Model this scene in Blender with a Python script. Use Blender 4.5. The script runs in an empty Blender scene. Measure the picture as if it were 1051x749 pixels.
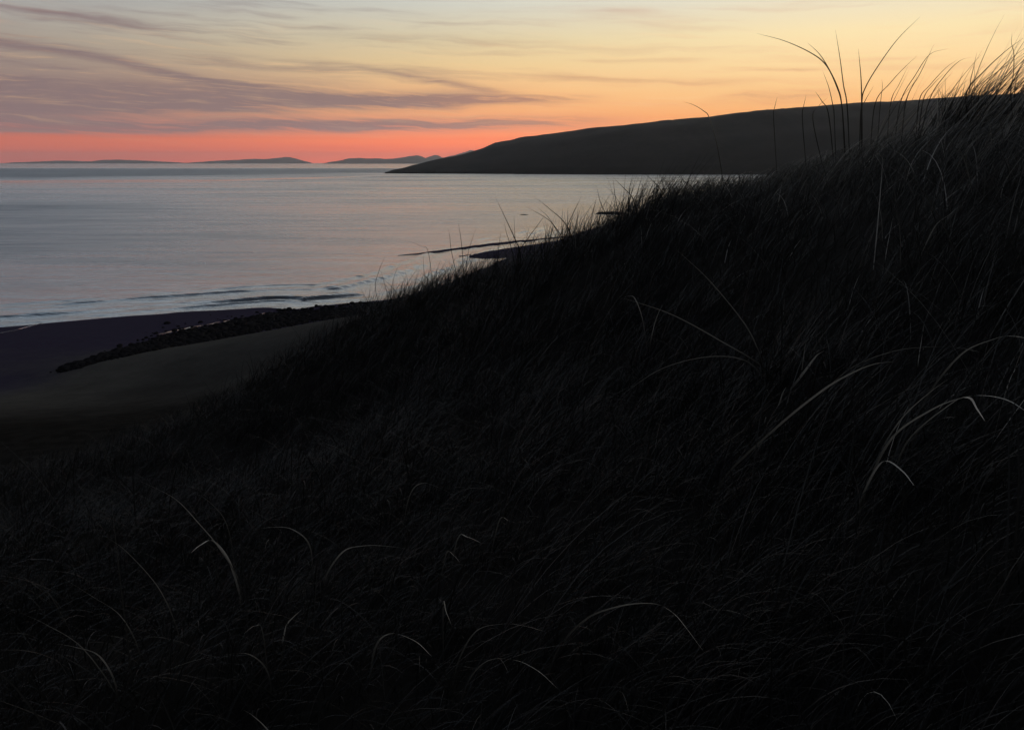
import bpy, math, random
import numpy as np

random.seed(7)
rng = np.random.default_rng(11)
S = bpy.context.scene
COL = S.collection
R = math.radians

# ------------------------------------------------------------------ camera
F_PX, W_PX, H_PX = 809.0, 1051.0, 749.0
CAM_Z = 10.0
V_HOR = 167.0
PITCH = math.atan((H_PX / 2 - V_HOR) / F_PX)
cam_d = bpy.data.cameras.new('camera')
cam = bpy.data.objects.new('camera', cam_d)
COL.objects.link(cam)
cam.location = (0, 0, CAM_Z)
cam.rotation_euler = (math.pi / 2 - PITCH, 0, 0)
cam_d.sensor_width = 36
cam_d.lens = 36 * F_PX / W_PX
cam_d.clip_start = 0.05
cam_d.clip_end = 60000
S.camera = cam


def ray(u, v):
    a = (u - W_PX / 2) / F_PX
    b = (H_PX / 2 - v) / F_PX
    d = np.array([a, math.cos(PITCH) + b * math.sin(PITCH), -math.sin(PITCH) + b * math.cos(PITCH)])
    return d


def azel(u, v):
    d = ray(u, v)
    return math.atan2(d[0], d[1]), math.atan2(d[2], math.hypot(d[0], d[1]))


def P(u, v, dist):
    """point seen in direction (u, v) at a horizontal distance from the camera"""
    d = ray(u, v)
    t = dist / math.hypot(d[0], d[1])
    return np.array([d[0] * t, d[1] * t, CAM_Z + d[2] * t])


# ------------------------------------------------------------------ view
vs = S.view_settings
S.display_settings.display_device = 'sRGB'
vs.view_transform = 'Standard'
vs.look = 'None'
vs.exposure = 0.0
vs.gamma = 1.0
vs.use_curve_mapping = False

# ------------------------------------------------------------------ world: the afterglow sky
SUN_AZ, SUN_EL = R(24), R(0.6)      # azimuth to the right of +Y
world = bpy.data.worlds.new("World")
S.world = world
world.use_nodes = True
wt = world.node_tree
wt.nodes.clear()


def lin(c):
    out = []
    for x in c:
        x = x / 255.0
        out.append(x / 12.92 if x <= 0.04045 else ((x + 0.055) / 1.055) ** 2.4)
    return tuple(out)


class NB:
    """small expression helper for a node tree"""
    def __init__(s, nt):
        s.nt = nt

    def node(s, t, **kw):
        n = s.nt.nodes.new(t)
        for k, v in kw.items():
            setattr(n, k, v)
        return n

    def _in(s, sock, v):
        if isinstance(v, bpy.types.NodeSocket):
            s.nt.links.new(v, sock)
        else:
            sock.default_value = v

    def m(s, op, a, b=0.0, c=0.0, clamp=False):
        n = s.node('ShaderNodeMath', operation=op)
        n.use_clamp = clamp
        s._in(n.inputs[0], a)
        s._in(n.inputs[1], b)
        if len(n.inputs) > 2:
            s._in(n.inputs[2], c)
        return n.outputs[0]

    def add(s, a, b): return s.m('ADD', a, b)
    def sub(s, a, b): return s.m('SUBTRACT', a, b)
    def mul(s, a, b): return s.m('MULTIPLY', a, b)
    def div(s, a, b): return s.m('DIVIDE', a, b)

    def smooth(s, x, lo, hi):
        n = s.node('ShaderNodeMapRange', interpolation_type='SMOOTHSTEP')
        s._in(n.inputs['Value'], x)
        s._in(n.inputs['From Min'], lo)
        s._in(n.inputs['From Max'], hi)
        return n.outputs['Result']

    def gauss(s, x, c, w):
        t = s.div(s.sub(x, c), w)
        return s.m('EXPONENT', s.mul(s.mul(t, t), -1.0))

    def ramp(s, fac, stops):
        n = s.node('ShaderNodeValToRGB')
        el = n.color_ramp.elements
        while len(el) > 1:
            el.remove(el[-1])
        el[0].position = stops[0][0]
        el[0].color = (*stops[0][1], 1)
        for p, c in stops[1:]:
            e = el.new(p)
            e.color = (*c, 1)
        s._in(n.inputs[0], fac)
        return n.outputs[0]

    def mix(s, fac, a, b, blend='MIX'):
        n = s.node('ShaderNodeMix', data_type='RGBA', blend_type=blend)
        s._in(n.inputs[0], fac)
        s._in(n.inputs[6], a if isinstance(a, bpy.types.NodeSocket) else (*a, 1))
        s._in(n.inputs[7], b if isinstance(b, bpy.types.NodeSocket) else (*b, 1))
        return n.outputs[2]

    def xyz(s, x, y, z):
        n = s.node('ShaderNodeCombineXYZ')
        for i, v in enumerate((x, y, z)):
            s._in(n.inputs[i], v)
        return n.outputs[0]

    def noise(s, vec, scale, detail=3.0, rough=0.5, dist=0.0):
        n = s.node('ShaderNodeTexNoise')
        s._in(n.inputs['Vector'], vec)
        n.inputs['Scale'].default_value = scale
        n.inputs['Detail'].default_value = detail
        n.inputs['Roughness'].default_value = rough
        n.inputs['Distortion'].default_value = dist
        return n.outputs['Fac']


B = NB(wt)
tc = B.node('ShaderNodeTexCoord')
sep = B.node('ShaderNodeSeparateXYZ')
wt.links.new(tc.outputs['Generated'], sep.inputs[0])
DX, DY, DZ = sep.outputs
AZ = B.mul(B.m('ARCTAN2', DX, DY), 57.29578)                 # degrees, + to the right
EL = B.mul(B.m('ARCSINE', B.m('MAXIMUM', B.m('MINIMUM', DZ, 1.0), -1.0)), 57.29578)
TE = B.m('SQRT', B.m('MAXIMUM', B.div(EL, 90.0), 0.0))       # more resolution near the horizon


def st(*rows):
    return [(math.sqrt(e / 90.0), lin(c)) for e, c in rows]


HIGH = ((13, (204, 217, 228)), (21, (180, 204, 224)), (33, (92, 112, 136)), (52, (40, 47, 60)), (90, (22, 26, 34)))  # stops just above the view raised to brighten the water's reflection
ramp_l = B.ramp(TE, st((0, (216, 82, 54)), (0.7, (224, 94, 60)), (1.5, (218, 108, 76)), (2.2, (190, 122, 106)),
                       (3.2, (172, 130, 116)), (5, (166, 145, 130)), (7, (172, 162, 147)), (8.5, (172, 170, 163)),
                       (10.2, (148, 153, 160)), *HIGH))
ramp_c = B.ramp(TE, st((0, (255, 92, 46)), (0.7, (255, 104, 54)), (1.5, (255, 126, 74)), (2.4, (244, 148, 104)),
                       (3.3, (246, 168, 112)), (4.6, (247, 186, 126)), (6.5, (236, 203, 148)), (8, (222, 204, 164)),
                       (10.2, (206, 204, 190)), (15, (236, 236, 232)), (23, (206, 216, 224)), (35, (104, 115, 130)), (53, (40, 47, 58)), (90, (22, 26, 34))))
ramp_r = B.ramp(TE, st((0, (248, 120, 74)), (1.5, (250, 140, 84)), (3, (253, 172, 102)), (4.4, (255, 200, 134)), (6, (255, 217, 158)),
                       (8, (250, 227, 176)), (10.2, (228, 219, 195)), (15, (240, 236, 226)), (23, (208, 214, 218)), (35, (104, 115, 130)), (53, (40, 47, 58)), (90, (22, 26, 34))))
ramp_b = B.ramp(TE, st((0, (84, 82, 90)), (5, (88, 86, 94)), (15, (76, 78, 88)), (45, (46, 51, 60)), (90, (22, 26, 34))))
sky = B.mix(B.smooth(AZ, -36.0, 4.0), ramp_l, ramp_c)
sky = B.mix(B.smooth(AZ, -8.0, 24.0), sky, ramp_r)
AZABS = B.m('ABSOLUTE', B.sub(AZ, 18.0))
sky = B.mix(B.smooth(AZABS, 50.0, 135.0), sky, ramp_b)

# thin streaky cloud: wind-drawn wisps, and long mauve banks low on the left
warp = B.sub(B.noise(B.xyz(B.mul(AZ, 0.09), B.mul(EL, 0.30), 2.0), 1.0, 3.0, 0.55), 0.5)
warp2 = B.sub(B.noise(B.xyz(B.mul(AZ, 0.22), B.mul(EL, 0.9), 9.0), 1.0, 4.0, 0.6), 0.5)
ELW = B.add(EL, B.add(B.mul(warp, 1.3), B.mul(warp2, 0.45)))
streak = B.noise(B.xyz(B.mul(AZ, 0.07), B.mul(B.add(ELW, B.mul(AZ, 0.035)), 1.15), 4.0), 1.0, 6.0, 0.58)
fine = B.noise(B.xyz(B.mul(AZ, 0.15), B.mul(B.add(ELW, B.mul(AZ, 0.05)), 3.2), 7.0), 1.0, 8.0, 0.66)
MAUVE = lin((128, 108, 110))


def stroke(pts, w, amt, soft=4.0, ew=0.5):
    """a cloud bank following a gentle line through image directions pts"""
    (a0, e0), (a1, e1) = [tuple(math.degrees(x) for x in azel(*p)) for p in pts]
    k = (e1 - e0) / (a1 - a0)
    line = B.add(B.mul(B.sub(AZ, a0), k), e0)
    ee = B.add(EL, B.add(B.mul(warp, 1.3 * ew), B.mul(warp2, 0.7 * ew)))
    g = B.gauss(B.sub(ee, line), 0.0, w)
    g = B.mul(g, B.smooth(AZ, a0 - soft, a0 + soft))
    g = B.mul(g, B.sub(1.0, B.smooth(AZ, a1 - soft, a1 + soft)))
    tex = B.add(0.28, B.mul(B.smooth(fine, 0.30, 0.68), 1.0))
    return B.mul(B.mul(g, tex), amt)


cl = stroke(((-400, 108), (500, 100)), 0.55, 1.15, 6.0)
for args in [(((-400, 127), (590, 125)), 0.42, 1.25, 7.0),
             (((-300, 88), (340, 92)), 0.75, 0.55, 5.0),
             (((330, 102), (600, 101)), 0.24, 0.75, 3.0, 0.25),
             (((-40, 36), (120, 64)), 0.26, 0.62, 3.0, 0.35), (((110, 60), (260, 97)), 0.28, 0.62, 3.0, 0.35),
             (((368, 70), (505, 93)), 0.20, 0.6, 2.0, 0.3),
             (((200, 52), (400, 70)), 0.16, 0.22, 3.0, 0.6),
             (((330, 36), (560, 44)), 0.30, 0.28, 4.0, 0.8),
             (((560, 78), (760, 88)), 0.20, 0.30, 3.0, 0.6),
             (((600, 62), (720, 62)), 0.14, 0.26, 2.0, 0.4),
             (((755, 72), (850, 72)), 0.13, 0.40, 2.0, 0.4),
             (((880, 62), (950, 60)), 0.12, 0.30, 2.0, 0.4),
             (((740, 104), (860, 98)), 0.30, 0.40, 2.0, 1.2),
             (((-200, 8), (200, 14)), 0.7, 0.2, 6.0, 0.8),
             (((610, 12), (670, 13)), 0.16, 0.25, 1.6, 0.4)]:
    cl = B.add(cl, stroke(*args))
veil = B.mul(B.smooth(streak, 0.47, 0.70), B.mul(B.smooth(EL, 1.8, 4.0), B.sub(0.62, B.mul(B.smooth(AZ, -26.0, 10.0), 0.44))))
bank = B.mul(B.mul(B.gauss(EL, 5.0, 2.9), B.sub(1.0, B.smooth(AZ, -34.0, -8.0))), B.add(0.26, B.mul(fine, 0.46)))
cl = B.m('MINIMUM', B.add(B.add(cl, veil), bank), 0.90)
mauve = B.mix(B.smooth(AZ, -12.0, 14.0), MAUVE, lin((196, 132, 104)))
sky = B.mix(B.mul(cl, B.sub(1.0, B.smooth(AZABS, 50.0, 120.0))), sky, mauve)
# sun-lit edges between the banks and faint red layering low down
glow = B.mul(B.smooth(fine, 0.50, 0.72), B.mul(B.gauss(EL, 5.0, 3.0), 0.30))
sky = B.mix(B.mul(glow, B.sub(1.0, B.smooth(AZABS, 45.0, 90.0))), sky, lin((255, 204, 146)))
low = B.mul(B.smooth(B.noise(B.xyz(B.mul(AZ, 0.05), B.mul(EL, 4.0), 1.0), 1.0, 3.0, 0.5), 0.42, 0.68), B.mul(B.gauss(EL, 1.1, 0.9), 0.30))
sky = B.mix(B.mul(low, B.sub(1.0, B.smooth(AZABS, 50.0, 100.0))), sky, lin((208, 94, 76)))

nish = B.node('ShaderNodeTexSky')
nish.sky_type = 'NISHITA'
nish.sun_disc = False
nish.sun_elevation = SUN_EL
nish.sun_rotation = SUN_AZ
nish.altitude = 10
bg1 = B.node('ShaderNodeBackground')
link0 = B.add(1.06, B.mul(B.m('EXPONENT', B.mul(B.m('MAXIMUM', EL, 0.0), -0.62)), B.add(0.50, B.mul(B.gauss(AZ, -3.0, 15.0), 0.75))))
link0 = B.add(link0, B.mul(B.gauss(EL, 18.5, 6.0), 0.42))  # added bright band in the unseen sky above the frame, lights the water
wt.links.new(link0, bg1.inputs['Strength'])
wt.links.new(sky, bg1.inputs['Color'])
bg2 = B.node('ShaderNodeBackground')
bg2.inputs['Strength'].default_value = 0.002
wt.links.new(nish.outputs[0], bg2.inputs['Color'])
addsh = B.node('ShaderNodeAddShader')
wt.links.new(bg1.outputs[0], addsh.inputs[0])
wt.links.new(bg2.outputs[0], addsh.inputs[1])
wout = B.node('ShaderNodeOutputWorld')
wt.links.new(addsh.outputs[0], wout.inputs['Surface'])

# the sun has just gone: a very weak warm lamp on the horizon behind the headland
sd = bpy.data.lights.new('sun', 'SUN')
sd.energy = 0.05
sd.angle = R(6)
sd.color = (1.0, 0.62, 0.36)
sun = bpy.data.objects.new('sun', sd)
COL.objects.link(sun)
sun.rotation_euler = (math.pi / 2 - SUN_EL, 0, math.pi - SUN_AZ)


# ------------------------------------------------------------------ helpers
def mat(name):
    m = bpy.data.materials.new(name)
    m.use_nodes = True
    nt = m.node_tree
    nt.nodes.clear()
    b = NB(nt)
    out = b.node('ShaderNodeOutputMaterial')
    p = b.node('ShaderNodeBsdfPrincipled')
    nt.links.new(p.outputs[0], out.inputs['Surface'])
    return m, b, p, out


def link(nt, a, b):
    nt.links.new(a, b)


def mesh_obj(name, verts, faces, material, smooth=True, parent=None):
    me = bpy.data.meshes.new(name)
    verts = np.asarray(verts, dtype=np.float32)
    faces = np.asarray(faces, dtype=np.int32)
    nf, k = faces.shape
    me.vertices.add(len(verts))
    me.vertices.foreach_set('co', verts.ravel())
    me.loops.add(nf * k)
    me.loops.foreach_set('vertex_index', faces.ravel())
    me.polygons.add(nf)
    me.polygons.foreach_set('loop_start', np.arange(0, nf * k, k, dtype=np.int32))
    me.polygons.foreach_set('loop_total', np.full(nf, k, dtype=np.int32))
    me.polygons.foreach_set('use_smooth', np.full(nf, smooth, dtype=bool))
    me.update(calc_edges=True)
    me.validate()
    if material:
        me.materials.append(material)
    o = bpy.data.objects.new(name, me)
    COL.objects.link(o)
    if parent:
        o.parent = parent
    return o


def tag(o, label=None, cat=None, group=None, kind=None):
    if label: o['label'] = label
    if cat: o['category'] = cat
    if group: o['group'] = group
    if kind: o['kind'] = kind
    return o


def grid_faces(nx, ny):
    i, j = np.meshgrid(np.arange(nx - 1), np.arange(ny - 1), indexing='ij')
    a = (i * ny + j).ravel()
    return np.stack([a, a + ny, a + ny + 1, a + 1], axis=1)


def sstep(x, lo, hi):
    t = np.clip((x - lo) / (hi - lo), 0, 1)
    return t * t * (3 - 2 * t)


_perm = np.random.default_rng(3).integers(0, 1 << 30, 4096)


def vnoise(x, y, seed=0):
    """smooth value noise in [-1, 1]"""
    xi = np.floor(x).astype(np.int64)
    yi = np.floor(y).astype(np.int64)
    fx, fy = x - xi, y - yi
    fx = fx * fx * (3 - 2 * fx)
    fy = fy * fy * (3 - 2 * fy)

    def h(a, b):
        return (_perm[(a * 1619 + b * 31337 + seed * 6971) & 4095] % 10007) / 5003.5 - 1.0
    return ((h(xi, yi) * (1 - fx) + h(xi + 1, yi) * fx) * (1 - fy)
            + (h(xi, yi + 1) * (1 - fx) + h(xi + 1, yi + 1) * fx) * fy)


# ------------------------------------------------------------------ terrain shape
def _shore(u, v):
    d = ray(u, v)
    t = -CAM_Z / d[2]
    return (d[0] * t, d[1] * t)


_SH = [_shore(u, v) for u, v in ((240, 316.5), (277, 314), (286, 318), (300, 317), (340, 312.5), (400, 307))]
COAST = np.array([(-15000, -5200), (-2000, -700), (-300, -70), (-110, 12), (-60, 36), (-32, 48.5), (-24, 53), *_SH,
                  (-5, 68), (-2, 80), (3, 95), (10, 118), (24, 155), (60, 260), (130, 400), (240, 540), (330, 640), (460, 700),
                  (4000, 900), (15000, 1200)], float)


def coast_s(x, y):
    """signed distance to the shoreline, positive on land"""
    best = np.full(x.shape, 1e18)
    sign = np.ones(x.shape)
    along = np.zeros(x.shape)
    run = 0.0
    for (ax, ay), (bx, by) in zip(COAST[:-1], COAST[1:]):
        dx, dy = bx - ax, by - ay
        l2 = dx * dx + dy * dy
        t = np.clip(((x - ax) * dx + (y - ay) * dy) / l2, 0, 1)
        ex, ey = x - (ax + t * dx), y - (ay + t * dy)
        d2 = ex * ex + ey * ey
        cr = dx * (y - ay) - dy * (x - ax)
        m = d2 < best
        best = np.where(m, d2, best)
        sign = np.where(m, np.where(cr < 0, 1.0, -1.0), sign)
        along = np.where(m, run + t * math.sqrt(l2), along)
        run += math.sqrt(l2)
    return np.sqrt(best) * sign, along


CP = []


def cp(u, v, d):
    CP.append(P(u, v, d))


def cw(x, y, z):
    CP.append(np.array([x, y, z], float))


# the dune round the viewer
cw(0, 0, 8.55); cw(-1.5, -3, 8.5); cw(2.5, -2, 9.1); cw(5, -3, 9.3); cw(-6, -3, 7.2)
cp(525, 749, 1.75); cp(100, 749, 2.3); cp(1000, 749, 1.75)
cp(1040, 560, 2.3); cp(800, 560, 2.6); cp(525, 600, 2.6); cp(200, 600, 3.6)
cp(1000, 380, 3.4); cp(800, 400, 3.8); cp(525, 480, 4.3); cp(250, 500, 5.8); cp(20, 560, 5.2)
cp(1040, 230, 4.3); cp(900, 260, 4.8); cp(740, 300, 5.5); cp(560, 380, 6.2); cp(350, 450, 8.6); cp(80, 530, 8.6)
# the crest
cp(1051, 141, 6.1); cp(1000, 147, 6.3); cp(950, 156, 6.6); cp(900, 168, 7.0); cp(850, 184, 7.4); cp(1180, 128, 5.8); cp(1300, 122, 5.4); cp(805, 201, 8.0)
cp(1180, 134, 4.8); cp(1051, 144, 5.1); cp(1000, 149, 5.3); cp(950, 157, 5.6); cp(900, 168, 6.0); cp(850, 182, 6.4); cp(805, 199, 6.9)
cp(740, 206, 7.4); cp(680, 215, 8.0); cp(640, 230, 8.6); cp(590, 251, 9.4); cp(520, 271, 10.6); cp(450, 298, 12.4); cp(400, 324, 14.5)
cp(360, 364, 16); cp(300, 400, 16.5); cp(200, 440, 16); cp(100, 472, 14.5); cp(0, 505, 12.5)
# behind the crest
cw(4.6, 7.9, 9.5); cw(7.0, 5.8, 9.55); cw(2.9, 8.6, 9.35); cw(5, 1, 9.7); cw(1.6, 9.3, 8.9); cw(9, 2, 9.4)
cw(3.5, 10.5, 8.3); cw(6, 9, 8.8); cw(9, 7, 8.9); cw(2, 14, 7.0); cw(8, 14, 7.4); cw(0, 18, 5.6); cw(4, 23, 4.2); cw(2, 30, 2.9); cw(12, 20, 6.2); cw(12, 30, 4.2); cw(16, 5, 9.0)
# sand bank below the dune
cp(250, 415, 23); cp(60, 440, 21); cp(400, 345, 26)
cp(380, 323, 33); cp(310, 334, 34.5); cp(250, 345, 36); cp(160, 361, 37); cp(75, 378, 37.5); cp(0, 398, 37)
cp(150, 400, 31); cp(290, 375, 29); cp(20, 418, 30)
cw(-16, 37.8, 1.3); cw(-11.5, 39.2, 1.65); cw(-7.5, 40.5, 1.8); cw(-20, 37.5, 1.2); cw(-25, 36, 1.15)
# lower beach and the shoreline
for x, y in ((-32, 48.5), (-24, 53), _SH[0], _SH[1], _SH[3], _SH[4], _SH[5], (-5, 68), (-2, 80), (-45, 42.5)):
    cw(x, y, 0.0)
for x, y in ((-40, 58), (-26, 64), (-14, 70), (-55, 50), (-10, 82)):
    cw(x, y, -0.45)
cw(-26, 44.5, 0.62); cw(-18, 47.5, 0.62); cw(-12, 49, 0.6); cw(-4, 52, 1.25); cw(1, 60, 1.2); cw(6, 75, 1.2); cw(3, 44, 2.0)
cw(-38, 40, 0.55); cw(-34, 30, 1.9); cw(-22, 20, 3.3); cw(-20, 8, 4.4); cw(-40, 20, 2.4)
CP = np.array(CP)


def _tps(r2):
    return 0.5 * r2 * np.log(np.maximum(r2, 1e-12))


_n = len(CP)
_d2 = ((CP[:, None, :2] - CP[None, :, :2]) ** 2).sum(-1)
_A = np.zeros((_n + 3, _n + 3))
_A[:_n, :_n] = _tps(_d2) + np.eye(_n) * 0.04
_A[:_n, _n] = 1
_A[:_n, _n + 1:] = CP[:, :2]
_A[_n:, :_n] = _A[:_n, _n:].T
_sol = np.linalg.solve(_A, np.concatenate([CP[:, 2], np.zeros(3)]))


def ground_z(x, y):
    x = np.asarray(x, float)
    y = np.asarray(y, float)
    shp = x.shape
    x, y = x.ravel(), y.ravel()
    s, along = coast_s(x, y)
    far = np.where(s < 0, np.maximum(-3.0, s * 0.05),
                   np.minimum(s, 26) * 0.047 + sstep(s, 26, 60) * 5.2
                   + sstep(s, 30, 90) * (vnoise(x / 23, y / 23, 1) * 1.3 + vnoise(x / 9, y / 9, 2) * 0.4))
    # bars of sand just breaking the surface off the point
    out = far.copy()
    near = (np.hypot((x + 8), (y - 26)) < 72)
    if near.any():
        xn, yn = x[near], y[near]
        z = _sol[_n] + _sol[_n + 1] * xn + _sol[_n + 2] * yn
        for k in range(_n):
            z = z + _sol[k] * _tps((xn - CP[k, 0]) ** 2 + (yn - CP[k, 1]) ** 2)
        z = np.clip(z, -3, 14)
        rough = sstep(z, 2.6, 5.0)
        z = z + rough * (vnoise(xn / 1.1, yn / 1.1, 5) * 0.05 + vnoise(xn / 3.1, yn / 3.1, 6) * 0.10)
        z = z + (1 - rough) * vnoise(xn / 2.6, yn / 2.6, 8) * 0.02
        w = 1 - sstep(np.hypot(xn + 8, yn - 26), 40, 68)
        out[near] = far[near] * (1 - w) + z * w
    for (ax, ay, bx, by, hw, hz) in SANDBARS:
        dx, dy = bx - ax, by - ay
        L = math.hypot(dx, dy)
        t = ((x - ax) * dx + (y - ay) * dy) / (L * L)
        q = ((x - ax) * -dy + (y - ay) * dx) / L
        taper = sstep(t, 0.0, 0.75) * (1 - sstep(t, 0.9, 1.25))
        bump = hz * np.exp(-(q / (hw * (0.15 + np.clip(t, 0, 1)))) ** 2) * taper
        out = np.where((t > -0.1) & (t < 1.3) & (bump > 0.02), np.maximum(out, bump - 0.08), out)
    return out.reshape(shp)


SANDBARS = []


def hit(u, v, lo=0.8, hi=60):
    """first point of the ground along a line of sight"""
    d = ray(u, v)
    h = math.hypot(d[0], d[1])
    ds = np.linspace(lo, hi, 1600)
    x, y, z = d[0] / h * ds, d[1] / h * ds, CAM_Z + d[2] / h * ds
    g = ground_z(x, y)
    i = np.where(z <= g)[0]
    if len(i) == 0:
        return None
    i = i[0]
    return np.array([x[i], y[i], g[i]])


def axis(lo, hi, step, end, g=1.16):
    a = list(np.arange(lo, hi + 1e-6, step))
    s = step
    while a[-1] < end:
        s *= g
        a.append(min(a[-1] + s, end))
    s = step
    while a[0] > -end:
        s *= g
        a.insert(0, max(a[0] - s, -end))
    return np.array(a)


# ------------------------------------------------------------------ materials of the setting
m_sand, b, p, _ = mat('dune_sand')
geo = b.node('ShaderNodeNewGeometry')
sx = b.node('ShaderNodeSeparateXYZ')
link(b.nt, geo.outputs['Position'], sx.inputs[0])
wetline = b.smooth(b.add(sx.outputs[2], b.mul(b.sub(b.noise(geo.outputs['Position'], 0.35, 4.0), 0.5), 0.5)), 1.0, 1.7)
n1 = b.noise(geo.outputs['Position'], 1.4, 6.0, 0.65)
dry = b.mix(n1, (0.078, 0.074, 0.066), (0.125, 0.118, 0.104))
wet = b.mix(n1, (0.046, 0.039, 0.066), (0.072, 0.062, 0.092))
shaded_humus = b.mix(b.smooth(b.noise(geo.outputs['Position'], 2.5, 5.0), 0.4, 0.6), (0.018, 0.017, 0.015), (0.026, 0.024, 0.021))
shaded_humus = b.mix(b.smooth(sx.outputs[2], 8.7, 10.1), shaded_humus, (0.060, 0.057, 0.050))  # crest ground lifted: glare near the sky put into colour
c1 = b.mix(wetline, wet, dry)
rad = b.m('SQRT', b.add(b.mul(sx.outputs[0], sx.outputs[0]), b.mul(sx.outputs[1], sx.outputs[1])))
slope_shade = b.sub(1.0, b.smooth(b.add(rad, b.mul(b.sub(b.noise(geo.outputs['Position'], 0.35, 4.0), 0.5), 9.0)), 23.0, 37.0))  # darkens towards the viewer: slope shade painted over the vegetated soil colour
c1 = b.mix(slope_shade, c1, shaded_humus)
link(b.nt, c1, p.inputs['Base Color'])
link(b.nt, b.add(0.55, b.mul(wetline, 0.4)), p.inputs['Roughness'])
p.inputs['Specular IOR Level'].default_value = 0.0
bp = b.node('ShaderNodeBump')
bp.inputs['Strength'].default_value = 0.5
bp.inputs['Distance'].default_value = 0.05
link(b.nt, b.add(b.noise(geo.outputs['Position'], 3.0, 8.0, 0.7), b.mul(b.noise(geo.outputs['Position'], 0.8, 3.0), 2.0)), bp.inputs['Height'])
link(b.nt, bp.outputs[0], p.inputs['Normal'])

m_sea, b, p, _ = mat('sea_water')
geo = b.node('ShaderNodeNewGeometry')
sx = b.node('ShaderNodeSeparateXYZ')
link(b.nt, geo.outputs['Position'], sx.inputs[0])
X, Y, Z = sx.outputs
p.inputs['Base Color'].default_value = (0.045, 0.060, 0.076, 1)
p.inputs['IOR'].default_value = 1.75
# wind streaks: ruffled lanes and smooth slicks lying across the bay
lane = b.noise(b.xyz(b.mul(X, 0.0075), b.mul(Y, 0.030), 3.0), 1.0, 4.0, 0.55, 0.3)
lane2 = b.noise(b.xyz(b.mul(X, 0.0016), b.mul(Y, 0.0055), 8.0), 1.0, 3.0, 0.5)
ruf = b.add(b.mul(b.smooth(lane, 0.36, 0.66), 0.55), b.mul(b.smooth(lane2, 0.4, 0.6), 0.35))
band = b.mul(b.smooth(b.sub(Y, b.mul(b.m('MAXIMUM', b.add(X, 330.0), 0.0), 1.2)), 500.0, 640.0), b.sub(1.0, b.smooth(Y, 1250.0, 1600.0)))
ruf = b.add(b.mul(ruf, b.sub(1.0, b.mul(b.smooth(Y, 1250.0, 1600.0), 0.8))), b.mul(band, 0.9))
slick_line = b.add(440.0, b.add(b.mul(b.m('MAXIMUM', b.add(X, 170.0), 0.0), 2.0), b.mul(b.m('MAXIMUM', b.add(X, 300.0), 0.0), 0.2)))
slick = b.mul(b.gauss(Y, slick_line, 28.0), b.sub(1.0, b.smooth(X, -150.0, -90.0)))
ruf = b.m('MAXIMUM', b.sub(ruf, b.mul(slick, 1.6)), 0.0)
ruf = b.m('MINIMUM', ruf, 1.2)
shore = b.node('ShaderNodeAttribute', attribute_name='shore').outputs['Fac']
calm = b.smooth(shore, 4.0, 26.0)
gust = b.mul(b.smooth(b.mul(b.add(X, b.mul(Y, 0.42)), -1.0), -26.0, 44.0), b.mul(b.smooth(Y, 58.0, 100.0), b.sub(1.0, b.smooth(Y, 190.0, 260.0))))
ruf = b.mul(b.add(b.mul(ruf, b.add(0.35, b.mul(b.smooth(Y, 110.0, 420.0), 0.65))), b.mul(gust, 0.55)), b.add(0.1, b.mul(calm, 0.9)))
fl = b.smooth(b.noise(b.xyz(b.mul(X, 0.035), b.mul(Y, 0.17), 6.0), 1.0, 5.0, 0.62, 0.2), 0.40, 0.66)
ruf = b.add(ruf, b.mul(b.mul(fl, calm), 0.32))
link(b.nt, b.sub(b.add(0.145, b.mul(ruf, 0.25)), b.mul(slick, 0.05)), p.inputs['Roughness'])
w1 = b.noise(b.xyz(b.mul(X, 0.55), b.mul(Y, 1.5), 0.0), 1.0, 5.0, 0.62, 0.4)
w2 = b.noise(b.xyz(b.mul(X, 0.09), b.mul(Y, 0.32), 5.0), 1.0, 4.0, 0.6, 0.3)
w3 = b.noise(b.xyz(b.mul(X, 2.2), b.mul(Y, 4.5), 2.0), 1.0, 3.0, 0.6)
hgt = b.add(b.add(b.mul(w1, 0.5), b.mul(w2, 1.4)), b.mul(w3, 0.05))
bp = b.node('ShaderNodeBump')
link(b.nt, b.add(0.30, b.mul(ruf, 0.5)), bp.inputs['Strength'])
bp.inputs['Distance'].default_value = 0.5
link(b.nt, hgt, bp.inputs['Height'])
link(b.nt, bp.outputs[0], p.inputs['Normal'])

m_pool, b, p, _ = mat('shallow_pool_water')
p.inputs['Base Color'].default_value = (0.02, 0.022, 0.026, 1)
p.inputs['Roughness'].default_value = 0.12
p.inputs['IOR'].default_value = 1.333

m_head, b, p, _ = mat('headland_turf')
geo = b.node('ShaderNodeNewGeometry')
n1 = b.noise(geo.outputs['Position'], 0.02, 6.0, 0.6)
n2 = b.noise(geo.outputs['Position'], 0.15, 5.0, 0.6)
c = b.mix(b.smooth(n1, 0.35, 0.65), (0.012, 0.012, 0.011), (0.026, 0.025, 0.023))
c = b.mix(b.mul(b.smooth(n2, 0.45, 0.7), 0.5), c, (0.030, 0.026, 0.022))
link(b.nt, c, p.inputs['Base Color'])
p.inputs['Roughness'].default_value = 0.95
p.inputs['Specular IOR Level'].default_value = 0.1

m_isle, b, p, _ = mat('island_moor')
geo = b.node('ShaderNodeNewGeometry')
c = b.mix(b.noise(geo.outputs['Position'], 0.003, 5.0), (0.035, 0.040, 0.040), (0.07, 0.07, 0.065))
link(b.nt, c, p.inputs['Base Color'])
p.inputs['Roughness'].default_value = 1.0
p.inputs['Specular IOR Level'].default_value = 0.0

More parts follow.
